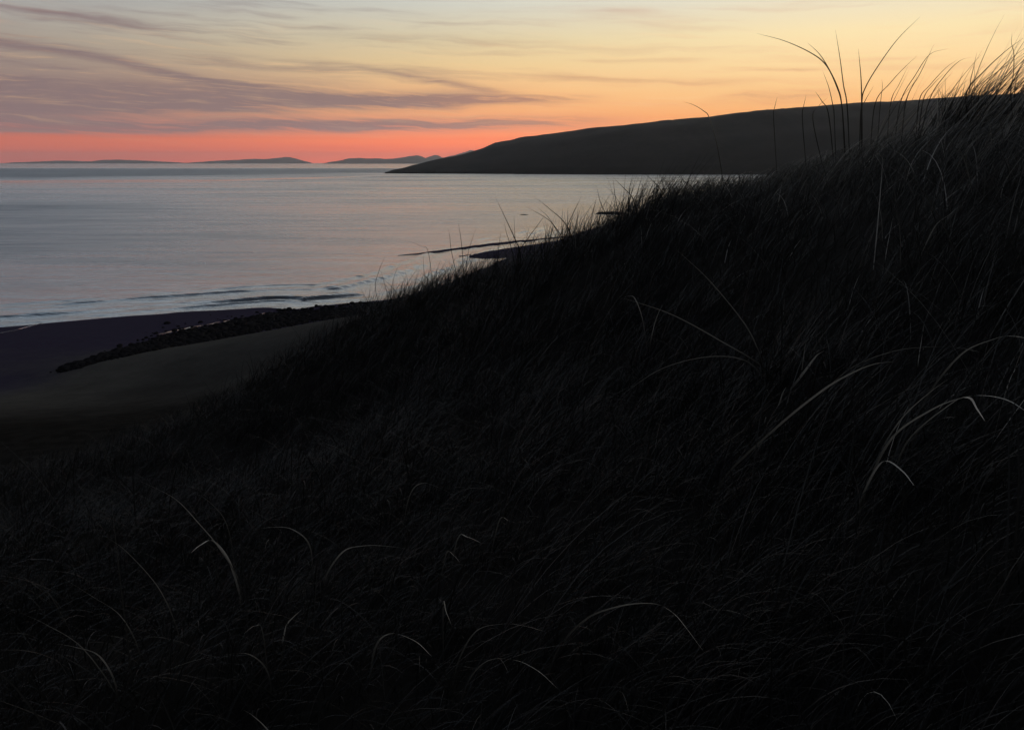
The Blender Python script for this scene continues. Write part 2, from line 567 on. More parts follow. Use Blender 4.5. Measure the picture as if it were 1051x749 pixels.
m_rock, b, p, _ = mat('beach_stone')
tco = b.node('ShaderNodeTexCoord')
oi = b.node('ShaderNodeObjectInfo')
geo = b.node('ShaderNodeNewGeometry')
n1 = b.noise(geo.outputs['Position'], 7.0, 6.0, 0.65)
c = b.mix(n1, (0.012, 0.012, 0.014), (0.034, 0.032, 0.033))
link(b.nt, c, p.inputs['Base Color'])
p.inputs['Roughness'].default_value = 0.9
p.inputs['Specular IOR Level'].default_value = 0.0
bp = b.node('ShaderNodeBump')
bp.inputs['Strength'].default_value = 0.6
bp.inputs['Distance'].default_value = 0.03
link(b.nt, n1, bp.inputs['Height'])
link(b.nt, bp.outputs[0], p.inputs['Normal'])

# marram leaves: green-grey with some bleached straw; 'tone' holds leaf colour plus painted foot shade and crest light
m_grass, b, p, out = mat('marram_leaf')
at = b.node('ShaderNodeAttribute', attribute_name='tone')
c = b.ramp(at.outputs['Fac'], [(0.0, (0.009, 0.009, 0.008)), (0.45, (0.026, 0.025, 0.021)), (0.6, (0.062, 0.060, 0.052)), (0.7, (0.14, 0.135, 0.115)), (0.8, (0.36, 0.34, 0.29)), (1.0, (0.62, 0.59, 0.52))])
link(b.nt, c, p.inputs['Base Color'])
p.inputs['Roughness'].default_value = 0.55
p.inputs['Specular IOR Level'].default_value = 0.25
tr = b.node('ShaderNodeBsdfTranslucent')
link(b.nt, c, tr.inputs['Color'])
mx = b.node('ShaderNodeMixShader')
mx.inputs[0].default_value = 0.28
link(b.nt, p.outputs[0], mx.inputs[1])
link(b.nt, tr.outputs[0], mx.inputs[2])
link(b.nt, mx.outputs[0], out.inputs['Surface'])

# ------------------------------------------------------------------ ground sheet
gx = axis(-36, 18, 0.3, 14000, 1.13)
gy = axis(-6, 66, 0.3, 14000, 1.13)
GX, GY = np.meshgrid(gx, gy, indexing='ij')
GZ = ground_z(GX, GY)
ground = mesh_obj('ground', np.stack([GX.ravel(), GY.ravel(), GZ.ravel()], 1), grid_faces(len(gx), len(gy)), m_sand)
tag(ground, kind='structure')

# ------------------------------------------------------------------ sea sheet with small shore waves
wx = axis(-75, 20, 0.45, 14000, 1.12)
wy = axis(40, 118, 0.16, 14000, 1.06)
wy = wy[(wy > -7000)]
WX, WY = np.meshgrid(wx, wy, indexing='ij')
ws, wa = coast_s(WX, WY)
off = -ws
WZ = np.zeros_like(off)
fade = sstep(off, 0.3, 1.5) * (1 - sstep(np.hypot(WX + 10, WY - 60), 60, 130))
for k, (s0, amp, ph) in enumerate([(0.9, 0.025, 0.0), (2.0, 0.035, 3.0), (3.2, 0.075, 7.0), (4.3, 0.045, 13.0), (6.0, 0.05, 17.0), (7.6, 0.05, 21.0), (9.6, 0.045, 35.0)]):
    sk = s0 + vnoise(wa / 19.0 + ph, wa * 0 + k * 3.3, 21 + k) * (0.5 + 0.06 * s0) + vnoise(wa / 4.0 + ph, wa * 0 + k, 41 + k) * 0.22 + vnoise(wa / 1.3 + ph, wa * 0 + k, 141 + k) * 0.06
    am = amp * 2.3 * np.clip(0.55 + 1.1 * vnoise(wa / 11.0 + ph, wa * 0 + 9.1, 61 + k) + 0.5 * vnoise(wa / 2.5 + ph, wa * 0 + 3.1, 81 + k), 0, 1.4)
    q = off - sk
    WZ += fade * am * np.where(q < 0, np.exp(-(q / 0.17) ** 2), np.exp(-(q / 0.55) ** 2))
WZ += (1 - sstep(np.hypot(WX + 10, WY - 60), 25, 55)) * (vnoise(WX / 2.2, WY / 0.9, 91) * 0.010 + vnoise(WX / 5, WY / 2.1, 92) * 0.014)
sea = mesh_obj('water', np.stack([WX.ravel(), WY.ravel(), WZ.ravel()], 1), grid_faces(len(wx), len(wy)), m_sea)
a_ = sea.data.attributes.new('shore', 'FLOAT', 'POINT')
a_.data.foreach_set('value', np.clip(off, -5, 500).ravel().astype(np.float32))
tag(sea, kind='structure')


# ------------------------------------------------------------------ headland and far islands
def ridge_land(name, prof, front_y, depth_front, depth_back, material, nx=220, nt=40, rough=1.0, seed=0):
    """a hill whose skyline follows prof (direction pairs); shores at z = -1"""
    us = np.linspace(prof[0][0], prof[-1][0], nx)
    vsn = np.interp(us, [q[0] for q in prof], [q[1] for q in prof])
    yf = np.interp(us, [q[0] for q in front_y], [q[1] for q in front_y])
    V = []
    n_e = np.minimum(np.arange(nx), np.arange(nx)[::-1]) / (nx * 0.06)
    tap = np.clip(n_e, 0.05, 1)
    for i in range(nx):
        d = ray(us[i], vsn[i])
        df, db = depth_front * tap[i], depth_back * tap[i]
        yr = yf[i] + df
        t = yr / d[1]
        zr = max(CAM_Z + d[2] * t, 0.3)
        xr = d[0] * t
        for j in range(nt):
            w = j / (nt - 1) * 2 - 1
            if w < 0:
                y = yr + w * df
                zz = zr * (1 - abs(w) ** 1.7) if w > -0.999 else 0
                zz = max(zz, 0.10 * zr * (1 if w > -0.97 else 0))
            else:
                y = yr + w * db
                zz = zr * (1 - w ** 2)
            amp = zr * 0.05 * rough * (1 - abs(w)) ** 0.5 * abs(w) ** 0.35
            zz += amp * float(vnoise(np.array([xr / (depth_front * 0.22)]), np.array([y / (depth_front * 0.16)]), 70 + seed)[0])
            sc = y / yr
            V.append((xr + 0.0 * sc, y, zz if abs(w) < 0.999 else -1.5))
    return mesh_obj(name, V, grid_faces(nx, nt), material)


def dense(prof, amp, seed, n=90):
    """the same skyline with small natural irregularity"""
    us = np.linspace(prof[0][0], prof[-1][0], n)
    vv = np.interp(us, [q[0] for q in prof], [q[1] for q in prof])
    vv = vv + amp * (vnoise(us / 9.0, us * 0 + 1.5, seed) * 0.6 + vnoise(us / 3.5, us * 0 + 7.5, seed + 1) * 0.4)
    return list(zip(us, vv))


HEAD = [(396, 177.0), (404, 174.4), (418, 171.6), (432, 167.5), (446, 164.2), (460, 161.5), (476, 158.5), (488, 155), (498, 151.2), (508, 146.6), (516, 145.4),
        (524, 144.6), (533, 141.4), (545, 139.4), (575, 136), (600, 133), (650, 127), (700, 122), (750, 117.5), (800, 112), (860, 107), (950, 102), (1051, 95), (1250, 84), (1600, 74), (2400, 70)]
headland = ridge_land('headland', dense(HEAD, 0.7, 5, 500), [(396, 772), (640, 700), (820, 690), (1600, 900), (2400, 1400)], 190, 320, m_head, nx=520, nt=44, seed=1)
tag(headland, kind='structure')
ISL = [([(14, 166.9), (35, 166.4), (50, 165.6), (60, 164.6), (68, 165.2), (80, 166.2), (96, 165.8), (110, 164.5), (122, 164.1), (136, 164.4), (150, 165.4), (166, 166.2), (180, 166.9)], 9300, 1),
       ([(196, 166.9), (214, 166.0), (228, 164.9), (244, 164.3), (258, 163.2), (270, 163.6), (279, 163.2), (287, 161.6), (293, 161.2), (299, 162.2), (306, 164.8), (314, 166.9)], 9000, 2),
       ([(336, 166.9), (348, 165.2), (358, 163.0), (368, 162.1), (380, 162.6), (392, 163.0), (404, 162.8), (414, 161.4), (423, 159.9), (428, 159.3), (433, 160.8), (438, 163.4), (446, 166.8)], 7600, 3),
       ([(430, 165.5), (437, 162.4), (442, 159.9), (446, 158.7), (450, 159.4), (454, 161.4), (461, 163.6), (470, 166)], 8200, 4),
       ([(446, 166), (457, 161.8), (466, 159.2), (473, 157.2), (478, 156.2), (483, 154.0), (488, 155.2), (496, 157.6), (530, 165)], 8600, 5)]
for prof, yf, sd_ in ISL:
    o = ridge_land('island', dense(prof, 0.75, 30 + sd_, 150), [(0, yf), (1000, yf)], 500, 700, m_isle, nx=140, nt=24, seed=sd_)
    tag(o, kind='structure')

# ------------------------------------------------------------------ evening haze over the sea
hx, hy0, hy1, hz0, hz1 = 14500, -14500, 14500, -4.5, 170
hv = [(sxx * hx, yy, zz) for zz in (hz0, hz1) for yy in (hy0, hy1) for sxx in (-1, 1)]
hf = [(0, 2, 3, 1), (4, 5, 7, 6), (0, 1, 5, 4), (2, 6, 7, 3), (0, 4, 6, 2), (1, 3, 7, 5)]
m_haze = bpy.data.materials.new('evening_haze')
m_haze.use_nodes = True
hn = m_haze.node_tree
hn.nodes.clear()
ho = hn.nodes.new('ShaderNodeOutputMaterial')
pv = hn.nodes.new('ShaderNodeVolumePrincipled')
pv.inputs['Color'].default_value = (0.90, 0.93, 0.98, 1)
pv.inputs['Density'].default_value = 0.82e-4
pv.inputs['Anisotropy'].default_value = 0.6
hn.links.new(pv.outputs[0], ho.inputs['Volume'])
haze = mesh_obj('haze', hv, hf, m_haze, smooth=False)
tag(haze, kind='stuff')

# ------------------------------------------------------------------ shingle, stones, pools
_ico_v = None


def stone_template(sub=1):
    t = (1 + 5 ** 0.5) / 2
    v = [(-1, t, 0), (1, t, 0), (-1, -t, 0), (1, -t, 0), (0, -1, t), (0, 1, t), (0, -1, -t), (0, 1, -t), (t, 0, -1), (t, 0, 1), (-t, 0, -1), (-t, 0, 1)]
    f = [(0, 11, 5), (0, 5, 1), (0, 1, 7), (0, 7, 10), (0, 10, 11), (1, 5, 9), (5, 11, 4), (11, 10, 2), (10, 7, 6), (7, 1, 8),
         (3, 9, 4), (3, 4, 2), (3, 2, 6), (3, 6, 8), (3, 8, 9), (4, 9, 5), (2, 4, 11), (6, 2, 10), (8, 6, 7), (9, 8, 1)]
    v = [np.array(q, float) / np.linalg.norm(q) for q in v]
    for _ in range(sub):
        cache, nf = {}, []

        def mid(a, c):
            k = (min(a, c), max(a, c))
            if k not in cache:
                q = v[a] + v[c]
                v.append(q / np.linalg.norm(q))
                cache[k] = len(v) - 1
            return cache[k]
        for a, c, d in f:
            ab, bc, ca = mid(a, c), mid(c, d), mid(d, a)
            nf += [(a, ab, ca), (c, bc, ab), (d, ca, bc), (ab, bc, ca)]
        f = nf
    return np.array(v), np.array(f)


T1, TF1 = stone_template(1)
T2, TF2 = stone_template(2)


def stone_shape(tv, r, flat, seed):
    g = np.random.default_rng(seed)
    q = tv.copy()
    for _ in range(7):                       # knocked-off facets
        n = g.normal(size=3)
        n /= np.linalg.norm(n)
        c = g.uniform(0.62, 0.92)
        dd = q @ n
        q = q - np.outer(np.maximum(dd - c, 0), n) * 0.9
    q = q * np.array([g.uniform(0.8, 1.35), g.uniform(0.7, 1.1), flat]) * r
    a = g.uniform(0, 6.28)
    ca, sa = math.cos(a), math.sin(a)
    return np.stack([q[:, 0] * ca - q[:, 1] * sa, q[:, 0] * sa + q[:, 1] * ca, q[:, 2]], 1)


def plane_pt(u, v, z):
    d = ray(u, v)
    t = (z - CAM_Z) / d[2]
    return d[0] * t, d[1] * t


def shore_strip(n):
    """random points on the stony strip between the sand bank and the wet sand"""
    inner = [hit(u, v, 20, 90)[:2] for u, v in ((70, 377.5), (80, 376.3), (160, 359.5), (250, 343.5), (310, 332.5), (380, 321.5), (450, 312))]
    outer = [hit(u, v, 20, 90)[:2] for u, v in ((70, 377), (84, 374.5), (166, 345.5), (232, 332), (282, 321.5), (400, 310.5), (470, 300))]
    pts = []
    while len(pts) < n:
        t = random.random() * (len(inner) - 1.001)
        i = int(t)
        f = t - i
        q = random.random() ** 0.8
        a = [inner[i][k] * (1 - f) + inner[i + 1][k] * f for k in (0, 1)]
        c = [outer[i][k] * (1 - f) + outer[i + 1][k] * f for k in (0, 1)]
        if random.random() < 0.035:
            q += abs(random.gauss(0.0, 0.4))
        pts.append((a[0] + (c[0] - a[0]) * q + random.gauss(0, .15), a[1] + (c[1] - a[1]) * q + random.gauss(0, .22)))
    return pts


sv, sf, base = [], [], 0
shapes = [stone_shape(T1, 1.0, 0.62, 100 + k) for k in range(14)]
pp = np.array(shore_strip(15000))
pz = ground_z(pp[:, 0], pp[:, 1])
for (x, y), z in zip(pp, pz):
    if z < 0.1:
        continue
    r = min(0.04 + random.expovariate(1 / 0.045), 0.32) * (0.45 + 0.55 * min(1.0, max(0.0, (x + 24) / 8)))
    sv.append(random.choice(shapes) * r + np.array([x, y, z + r * 0.2]))
    sf.append(TF1 + base)
    base += len(T1)
shingle = mesh_obj('shingle', np.concatenate(sv), np.concatenate(sf), m_rock)
tag(shingle, kind='stuff')

for k in range(22):                              # larger stones standing up against the bright water
    u = 288 + k * 4.6 + random.uniform(-2, 2)
    v = 319.5 - (u - 288) * 0.092 + random.uniform(-1.2, 1.6)
    q = hit(u, v, 20, 80)
    if q is None:
        continue
    r = random.uniform(0.13, 0.24)
    vv = stone_shape(T2, r, random.uniform(0.6, 0.95), 300 + k)
    o = mesh_obj('stone', vv, TF2, m_rock)
    o.location = (q[0], q[1], q[2] + r * 0.25)
    tag(o, 'dark weathered stone on the shingle edge between the wet sand and the dune grass', 'stone', 'stones along the edge of the shingle')

for nm, u, v, dist, r, fl, lab in [('rock', 626, 219.5, None, 1.9, 0.20, 'long low dark rock at the water edge behind the ridge grass, largest rock'),
                                   ('rock', 538, 220.5, None, 0.5, 0.14, 'tiny flat dark rock alone in the open water beyond the two leaning blades')]:
    d = ray(u, v)
    t = -CAM_Z / d[2]
    x, y = d[0] * t, d[1] * t
    vv = stone_shape(T2, r, fl, int(u)) * np.array([2.3 if u > 600 else 1.6, 1, 1])
    o = mesh_obj(nm, vv, TF2, m_rock)
    o.location = (x, y, 0.05)
    tag(o, lab, 'rock')


def spit(rows, hz, seed):
    """a low bank of wet sand just clear of the water; rows of (u, near v, far v)"""
    V = []
    nu, nw = 40, 9
    us = np.linspace(rows[0][0], rows[-1][0], nu)
    lo = np.interp(us, [r[0] for r in rows], [r[1] for r in rows])
    hi = np.interp(us, [r[0] for r in rows], [r[2] for r in rows])
    wob = vnoise(us / 6.0, us * 0, seed) * 0.35
    for i, u in enumerate(us):
        a, c = plane_pt(u, lo[i] + wob[i], 0.0), plane_pt(u, hi[i] + wob[i] * 0.6, 0.0)
        for j in range(nw):
            t = j / (nw - 1)
            x, y = a[0] + (c[0] - a[0]) * t, a[1] + (c[1] - a[1]) * t
            V.append((x, y, -0.05 + hz * math.sin(math.pi * t) ** 0.7 * min(1, 0.35 + i / 12)))
    o = mesh_obj('sandbank', V, grid_faces(nu, nw), m_sand)
    tag(o, kind='structure')


spit([(408, 262.6, 261.6), (425, 261.8, 260.2), (445, 260.0, 257.6), (470, 257, 254.2), (500, 253, 250), (530, 249.8, 247), (560, 246.2, 244.4), (590, 242.5, 242)], 0.16, 4)
spit([(471, 263.6, 262.8), (480, 265, 261.4), (500, 266.4, 257.8), (530, 265, 253), (560, 262, 248.5), (600, 255, 243), (640, 248, 236)], 0.28, 9)


def pool(name, pts, w, label_seed):
    """an irregular shallow pool following pts on the wet sand"""
    g = np.random.default_rng(label_seed)
    c = []
    for (u, v) in pts:
        q = hit(u, v, 20, 80)
        c.append(q)
    c = np.array(c)
    zl = c[:, 2].min() + 0.012
    n = 26
    tt = np.linspace(0, 1, n)
    cx = np.interp(tt, np.linspace(0, 1, len(c)), c[:, 0])
    cy = np.interp(tt, np.linspace(0, 1, len(c)), c[:, 1])
    V = []
    for i in range(n):
        hw = w * math.sin(math.pi * (0.02 + 0.96 * tt[i])) ** 0.5 * g.uniform(0.45, 1.1)
        o2 = g.uniform(-0.25, 0.25) * w
        for s_ in (-1, 0, 1):
            x, y = cx[i] + g.uniform(-.05, .05), cy[i] + o2 + s_ * hw
            V.append((x, y, float(ground_z(np.array([x]), np.array([y]))[0]) + 0.016))
    o = mesh_obj(name, V, grid_faces(n, 3), m_pool)
    tag(o, kind='structure')


pool('water', [(163, 343.5), (176, 340.5), (187, 338.5)], 0.50, 1)
pool('water', [(188, 337.8), (200, 336), (207, 334.5)], 0.6, 2)
pool('water', [(212, 333.5), (219, 332.2), (225, 331)], 0.35, 7)
pool('water', [(230, 330), (244, 328), (255, 326.2)], 0.75, 3)
pool('water', [(258, 325), (268, 322.5), (278, 320.5)], 0.7, 4)
pool('water', [(-4, 343), (8, 340.5), (16, 339)], 0.5, 5)
pool('water', [(20, 338), (34, 334), (44, 331.5), (52, 330)], 0.8, 6)


# ------------------------------------------------------------------ marram grass
def blade_mesh(roots, az, L, th0, th1, width, tone, segs=7, pw=1.4):
    N = len(roots)
    s = np.linspace(0, 1, segs + 1)
    th = th0[:, None] + th1[:, None] * s[None, :] ** pw
    st_, ct = np.sin(th), np.cos(th)
    step = (L / segs)[:, None]
    hx_ = np.concatenate([np.zeros((N, 1)), np.cumsum(st_[:, :-1] * step, 1)], 1)
    hz_ = np.concatenate([np.zeros((N, 1)), np.cumsum(ct[:, :-1] * step, 1)], 1)
    ca, sa = np.cos(az)[:, None], np.sin(az)[:, None]
    px = roots[:, 0:1] + hx_ * ca
    py = roots[:, 1:2] + hx_ * sa
    pz = roots[:, 2:3] + hz_
    tw = az + rng.uniform(0.7, 2.4, N)
    wprof = np.minimum(1, 0.55 + s * 1.5) * (1 - s ** 2.2) + 0.06
    w = width[:, None] * wprof[None, :] * 0.5
    ox, oy = np.cos(tw)[:, None] * w, np.sin(tw)[:, None] * w
    A = np.stack([px - ox, py - oy, pz], -1)
    C = np.stack([px + ox, py + oy, pz], -1)
    V = np.stack([A, C], 2).reshape(-1, 3)
    m = segs + 1
    i = np.arange(N)[:, None] * (2 * m) + np.arange(segs)[None, :] * 2
    i = i.ravel()
    Fc = np.stack([i, i + 1, i + 3, i + 2], 1)
    T = np.repeat(tone, 2 * m)
    return V, Fc, T


def grass_obj(name, parts, origin=(0, 0, 0)):
    V, Fc, T, base = [], [], [], 0
    for v, f, t in parts:
        V.append(v)
        Fc.append(f + base)
        T.append(t)
        base += len(v)
    o = mesh_obj(name, np.concatenate(V) - np.array(origin), np.concatenate(Fc), m_grass)
    a = o.data.attributes.new('tone', 'FLOAT', 'POINT')
    a.data.foreach_set('value', np.concatenate(T).astype(np.float32))
    return o


def tones(n, pale=0.03, hi=0.46):
    t = rng.uniform(0.0, hi, n)
    k = rng.random(n) < pale
    t[k] = rng.uniform(0.62, 0.80, k.sum())
    return t


def grass_mask(x, y):
    """1 where marram grows: right of the toe of the dune"""
    toe = np.array([(-1.0, 36), (-3.0, 26), (-5.5, 20.5), (-9.5, 16), (-11.5, 11), (-12.5, 5), (-12.5, -6)])
    xt = np.interp(y, toe[::-1, 1], toe[::-1, 0])
    return sstep(x - xt + vnoise(x / 2.3, y / 2.3, 14) * 1.2, -3.0, 3.5) ** 1.6


def scatter(n_clump, rmin, rmax, per, spread, L_rng, wid, pale=0.02, azlo=-44, azhi=42, hi=0.21):
    az = np.radians(rng.uniform(azlo, azhi, n_clump))
    r = np.sqrt(rng.uniform(rmin ** 2, rmax ** 2, n_clump))
    cx, cy = r * np.sin(az), r * np.cos(az)
    ok = rng.random(n_clump) < grass_mask(cx, cy)
    cx, cy = cx[ok], cy[ok]
    cl_l = rng.uniform(0.55, 1.25, len(cx))
    cl_t = rng.uniform(0.35, 1.0, len(cx))
    cl_a = rng.normal(0, 0.35, len(cx))
    x = np.repeat(cx, per) + rng.normal(0, spread, len(cx) * per)
    y = np.repeat(cy, per) + rng.normal(0, spread, len(cx) * per)
    kl, ka, kt = np.repeat(cl_l, per), np.repeat(cl_a, per), np.repeat(cl_t, per)
    z = ground_z(x, y)
    ok = (z > 2.6) & (np.hypot(x, y) > 1.0)
    x, y, z, kl, ka, kt = x[ok], y[ok], z[ok], kl[ok], ka[ok], kt[ok]
    n = len(x)
    L = rng.uniform(*L_rng, n) * kl
    wind = 0.05 + ka + rng.normal(0, 0.75, n)        # blown to the right
    stray = rng.random(n) < 0.12
    wind[stray] += math.pi
    th0 = np.abs(rng.normal(0.48, 0.25, n))
    th1 = rng.uniform(0.4, 1.5, n)
    return blade_mesh(np.stack([x, y, z - 0.02], 1), wind, L, th0, th1, rng.uniform(*wid, n), np.minimum(1, tones(n, pale, hi) * kt * (0.55 + 0.45 * sstep(z, 7.6, 9.0)) + 0.60 * sstep(z, 8.5, 10.05)))  # lower slope darkened, crest paled: falloff of light put into tone


SKYLINE = ([690, 780, 810, 850, 900, 950, 1051, 1300], [174, 174, 166, 152, 138, 128, 114, 100])


def trim(V, Fc, T, segs=7):
    """the turf on the brow is cropped by the wind: leave out leaves standing higher than the far hill"""
    m = 2 * (segs + 1)
    q = V.reshape(-1, m, 3)
    yc = q[..., 1] * math.cos(PITCH) - (q[..., 2] - CAM_Z) * math.sin(PITCH)
    zc = q[..., 1] * math.sin(PITCH) + (q[..., 2] - CAM_Z) * math.cos(PITCH)
    yc = np.maximum(yc, 0.05)
    u = W_PX / 2 + F_PX * q[..., 0] / yc
    v = H_PX / 2 - F_PX * zc / yc
    bad = ((u > 690) & (v < np.interp(u, *SKYLINE))).any(1)
    keep = np.where(~bad)[0]
    n = len(keep)
    V2 = q[keep].reshape(-1, 3)
    T2_ = T.reshape(-1, m)[keep].ravel()
    F2 = Fc.reshape(-1, segs, 4)[:n].reshape(-1, 4)
    return V2, F2, T2_


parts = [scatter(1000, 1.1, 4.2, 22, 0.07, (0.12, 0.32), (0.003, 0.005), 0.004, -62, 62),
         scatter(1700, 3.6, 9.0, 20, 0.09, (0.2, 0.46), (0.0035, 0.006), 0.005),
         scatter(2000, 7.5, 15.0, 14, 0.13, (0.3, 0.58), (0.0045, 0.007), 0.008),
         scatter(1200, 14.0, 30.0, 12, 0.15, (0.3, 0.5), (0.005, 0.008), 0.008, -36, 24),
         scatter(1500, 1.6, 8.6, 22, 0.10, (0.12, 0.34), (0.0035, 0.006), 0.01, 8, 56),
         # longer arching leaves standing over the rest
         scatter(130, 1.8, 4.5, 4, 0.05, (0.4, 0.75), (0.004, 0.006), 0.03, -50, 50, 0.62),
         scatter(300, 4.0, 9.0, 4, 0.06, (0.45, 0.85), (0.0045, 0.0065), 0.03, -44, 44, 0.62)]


def crest_row(line, n, jitter, L_rng, wid, th=(0.35, 0.25)):
    """extra blades rooted along the brow of the dune"""
    pts = np.array(line)
    t = rng.uniform(0, len(pts) - 1.001, n)
    i = t.astype(int)
    f = (t - i)[:, None]
    q = pts[i] * (1 - f) + pts[i + 1] * f
    x, y = q[:, 0] + rng.normal(0, jitter, n), q[:, 1] + rng.normal(0, jitter, n)
    z = ground_z(x, y)
    L = rng.uniform(*L_rng, n)
    az = 0.05 + rng.normal(0, 0.5, n)
    st_ = rng.random(n) < 0.10
    az[st_] += math.pi
    return blade_mesh(np.stack([x, y, z - 0.02], 1), az, L, np.abs(rng.normal(*th, n)), rng.uniform(0.15, 0.8, n), rng.uniform(*wid, n), tones(n, 0.02))


CR = [P(*q)[:2] for q in ((850, 182, 6.4), (805, 197, 6.9), (740, 206, 7.4), (680, 215, 8.0), (640, 230, 8.6), (590, 252, 9.4), (520, 273, 10.6), (450, 301, 12.4), (400, 326, 14.5))]
parts.append(crest_row(CR[1:5], 640, 0.22, (0.3, 0.66), (0.007, 0.010), (0.5, 0.22)))
parts.append(crest_row(CR[4:7], 430, 0.22, (0.25, 0.62), (0.007, 0.010), (0.42, 0.3)))
parts.append(crest_row(CR[6:], 760, 0.3, (0.3, 0.66), (0.008, 0.011), (0.55, 0.22)))
parts = [trim(*q) for q in parts]
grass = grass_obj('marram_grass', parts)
tag(grass, kind='stuff')


# single tall leaves: a ribbon through a few points, rooted on the ground
def leaf(pts, root, width, tone, lean, g):
    """pts: directions from tip to base; root: 3-D root; lean: how far the tip comes forward of the root (share of depth)"""
    dep = math.hypot(root[0], root[1])
    n = len(pts)
    Q = [np.array(P(u, v, dep * (1 + lean * (1 - i / max(n - 1, 1))))) for i, (u, v) in enumerate(pts)]
    if np.linalg.norm(Q[-1] - root) > 0.03:
        Q.append(root)
    Q = np.array(Q)[::-1]
    # Catmull-Rom
    E = np.concatenate([[2 * Q[0] - Q[1]], Q, [2 * Q[-1] - Q[-2]]])
    C = []
    for k in range(len(Q) - 1):
        p0, p1, p2, p3 = E[k:k + 4]
        for t in np.linspace(0, 1, 6, endpoint=False):
            C.append(0.5 * (2 * p1 + (p2 - p0) * t + (2 * p0 - 5 * p1 + 4 * p2 - p3) * t * t + (3 * p1 - p0 - 3 * p2 + p3) * t ** 3))
    C.append(Q[-1])
    C = np.array(C)
    s = np.linspace(0, 1, len(C))
    T = np.gradient(C, axis=0)
    T /= np.linalg.norm(T, axis=1)[:, None] + 1e-9
    side = np.cross(T, np.array([g.uniform(-.3, .3), 1.0, 0.55]))
    side /= np.linalg.norm(side, axis=1)[:, None] + 1e-9
    w = width * (np.minimum(1, 0.6 + s * 2) * (1 - s ** 2.6) + 0.08) * 0.5
    V = np.stack([C - side * w[:, None], C + side * w[:, None]], 1).reshape(-1, 3)
    i = np.arange(len(C) - 1) * 2
    Fc = np.stack([i, i + 1, i + 3, i + 2], 1)
    return V, Fc, np.repeat(0.25 + (tone - 0.25) * np.clip(0.4 + 1.3 * s, 0, 1), 2)  # tone darkens to the foot: shade among the grass painted in


def tussock(label, leaves, fill=None, width=0.006, tone=0.45, lean=-0.04, group=None, seed=1):
    """leaves: (root direction or None, [directions tip..base], tone, width factor); fill: (u, v, n, spread, Lmin, Lmax, th) loose extra blades"""
    g = np.random.default_rng(seed)
    ps, fs, bases = [], [], []
    for L in leaves:
        pts, tn, wf, rt = L[0], (L[1] if len(L) > 1 else tone), (L[2] if len(L) > 2 else 1.0), (L[3] if len(L) > 3 else None)
        ru, rv = rt if rt else (pts[-1][0], pts[-1][1])
        root = hit(ru, rv)
        if root is None:
            for dv in range(2, 90, 2):
                root = hit(ru, rv + dv)
                if root is not None:
                    break
        bases.append(root)
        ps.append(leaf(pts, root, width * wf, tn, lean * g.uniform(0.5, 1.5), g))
    if fill:
        for (u, v, n, spread, l0, l1, thm, azm, azs) in fill:
            c = None
            for dv in range(0, 90, 2):
                c = hit(u, v + dv)
                if c is not None:
                    break
            x = c[0] + g.normal(0, spread, n)
            y = c[1] + g.normal(0, spread, n)
            z = ground_z(x, y) - 0.02
            bases.append(c)
            fs.append(blade_mesh(np.stack([x, y, z], 1), azm + g.normal(0, azs, n), g.uniform(l0, l1, n), np.abs(g.normal(thm, 0.16, n)),
                                 g.uniform(0.1, 0.7, n), np.full(n, width) * g.uniform(0.7, 1.2, n), g.uniform(0.0, 0.45, n) + 0.40 * float(sstep(c[2], 8.8, 10.1))))  # crest fill paled by height, light near the sky put into tone
    base = np.array(bases).mean(0)
    base[2] = float(ground_z(base[0:1], base[1:2])[0])
    if fs:
        o = grass_obj('grass_tussock', fs, base)
    else:
        o = bpy.data.objects.new('grass_tussock', None)
        o.empty_display_size = 0.1
        COL.objects.link(o)
    o.location = base
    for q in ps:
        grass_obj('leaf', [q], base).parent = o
    tag(o, label, 'grass tussock', group or 'tall tussocks of marram grass on the dune')
    return o


def Z6(pts):
    return [(770 + x * 0.2674, 10 + y * 0.2674) for x, y in pts]


def Z4(pts):
    return [(380 + x * 0.2093, 170 + y * 0.2093) for x, y in pts]


tussock('thin skyline tuft with a long blade arching left over the headland',
        [(Z6([(25, 92), (130, 120), (230, 165), (290, 212), (330, 290), (352, 372)]), 0.66, 1.2, (868, 158)),
         (Z6([(220, 128), (265, 170), (302, 228), (336, 300), (352, 372)]), 0.66, 1.1, (867, 160)),
         (Z6([(327, 78), (345, 190), (358, 290), (372, 370)]), 0.66, 1.1, (872, 160)),
         (Z6([(278, 235), (302, 300), (318, 372), (322, 405)]), 0.66, 1.0, (858, 165)),
         (Z6([(250, 315), (275, 352), (300, 400)]), 0.66, 0.9, (856, 165)),
         (Z6([(300, 335), (262, 372), (240, 420)]), 0.66, 0.9, (845, 170)),
         (Z6([(215, 328), (205, 372), (200, 420)]), 0.66, 0.8, (828, 176)),
         (Z6([(104, 335), (94, 376), (90, 420)]), 0.66, 0.8, (798, 190))], width=0.007, seed=2)
tussock('lone pair of stems on the skyline, one leaning far right as the tallest blade',
        [(Z6([(415, 150), (425, 260), (428, 364)]), 0.66, 1.3, (885, 148)),
         (Z6([(652, 28), (565, 115), (492, 215), (442, 300), (428, 362)]), 0.66, 1.2, (884, 148)),
         (Z6([(474, 293), (440, 352), (425, 390)]), 0.66, 1.0, (882, 150))], width=0.007, seed=3)
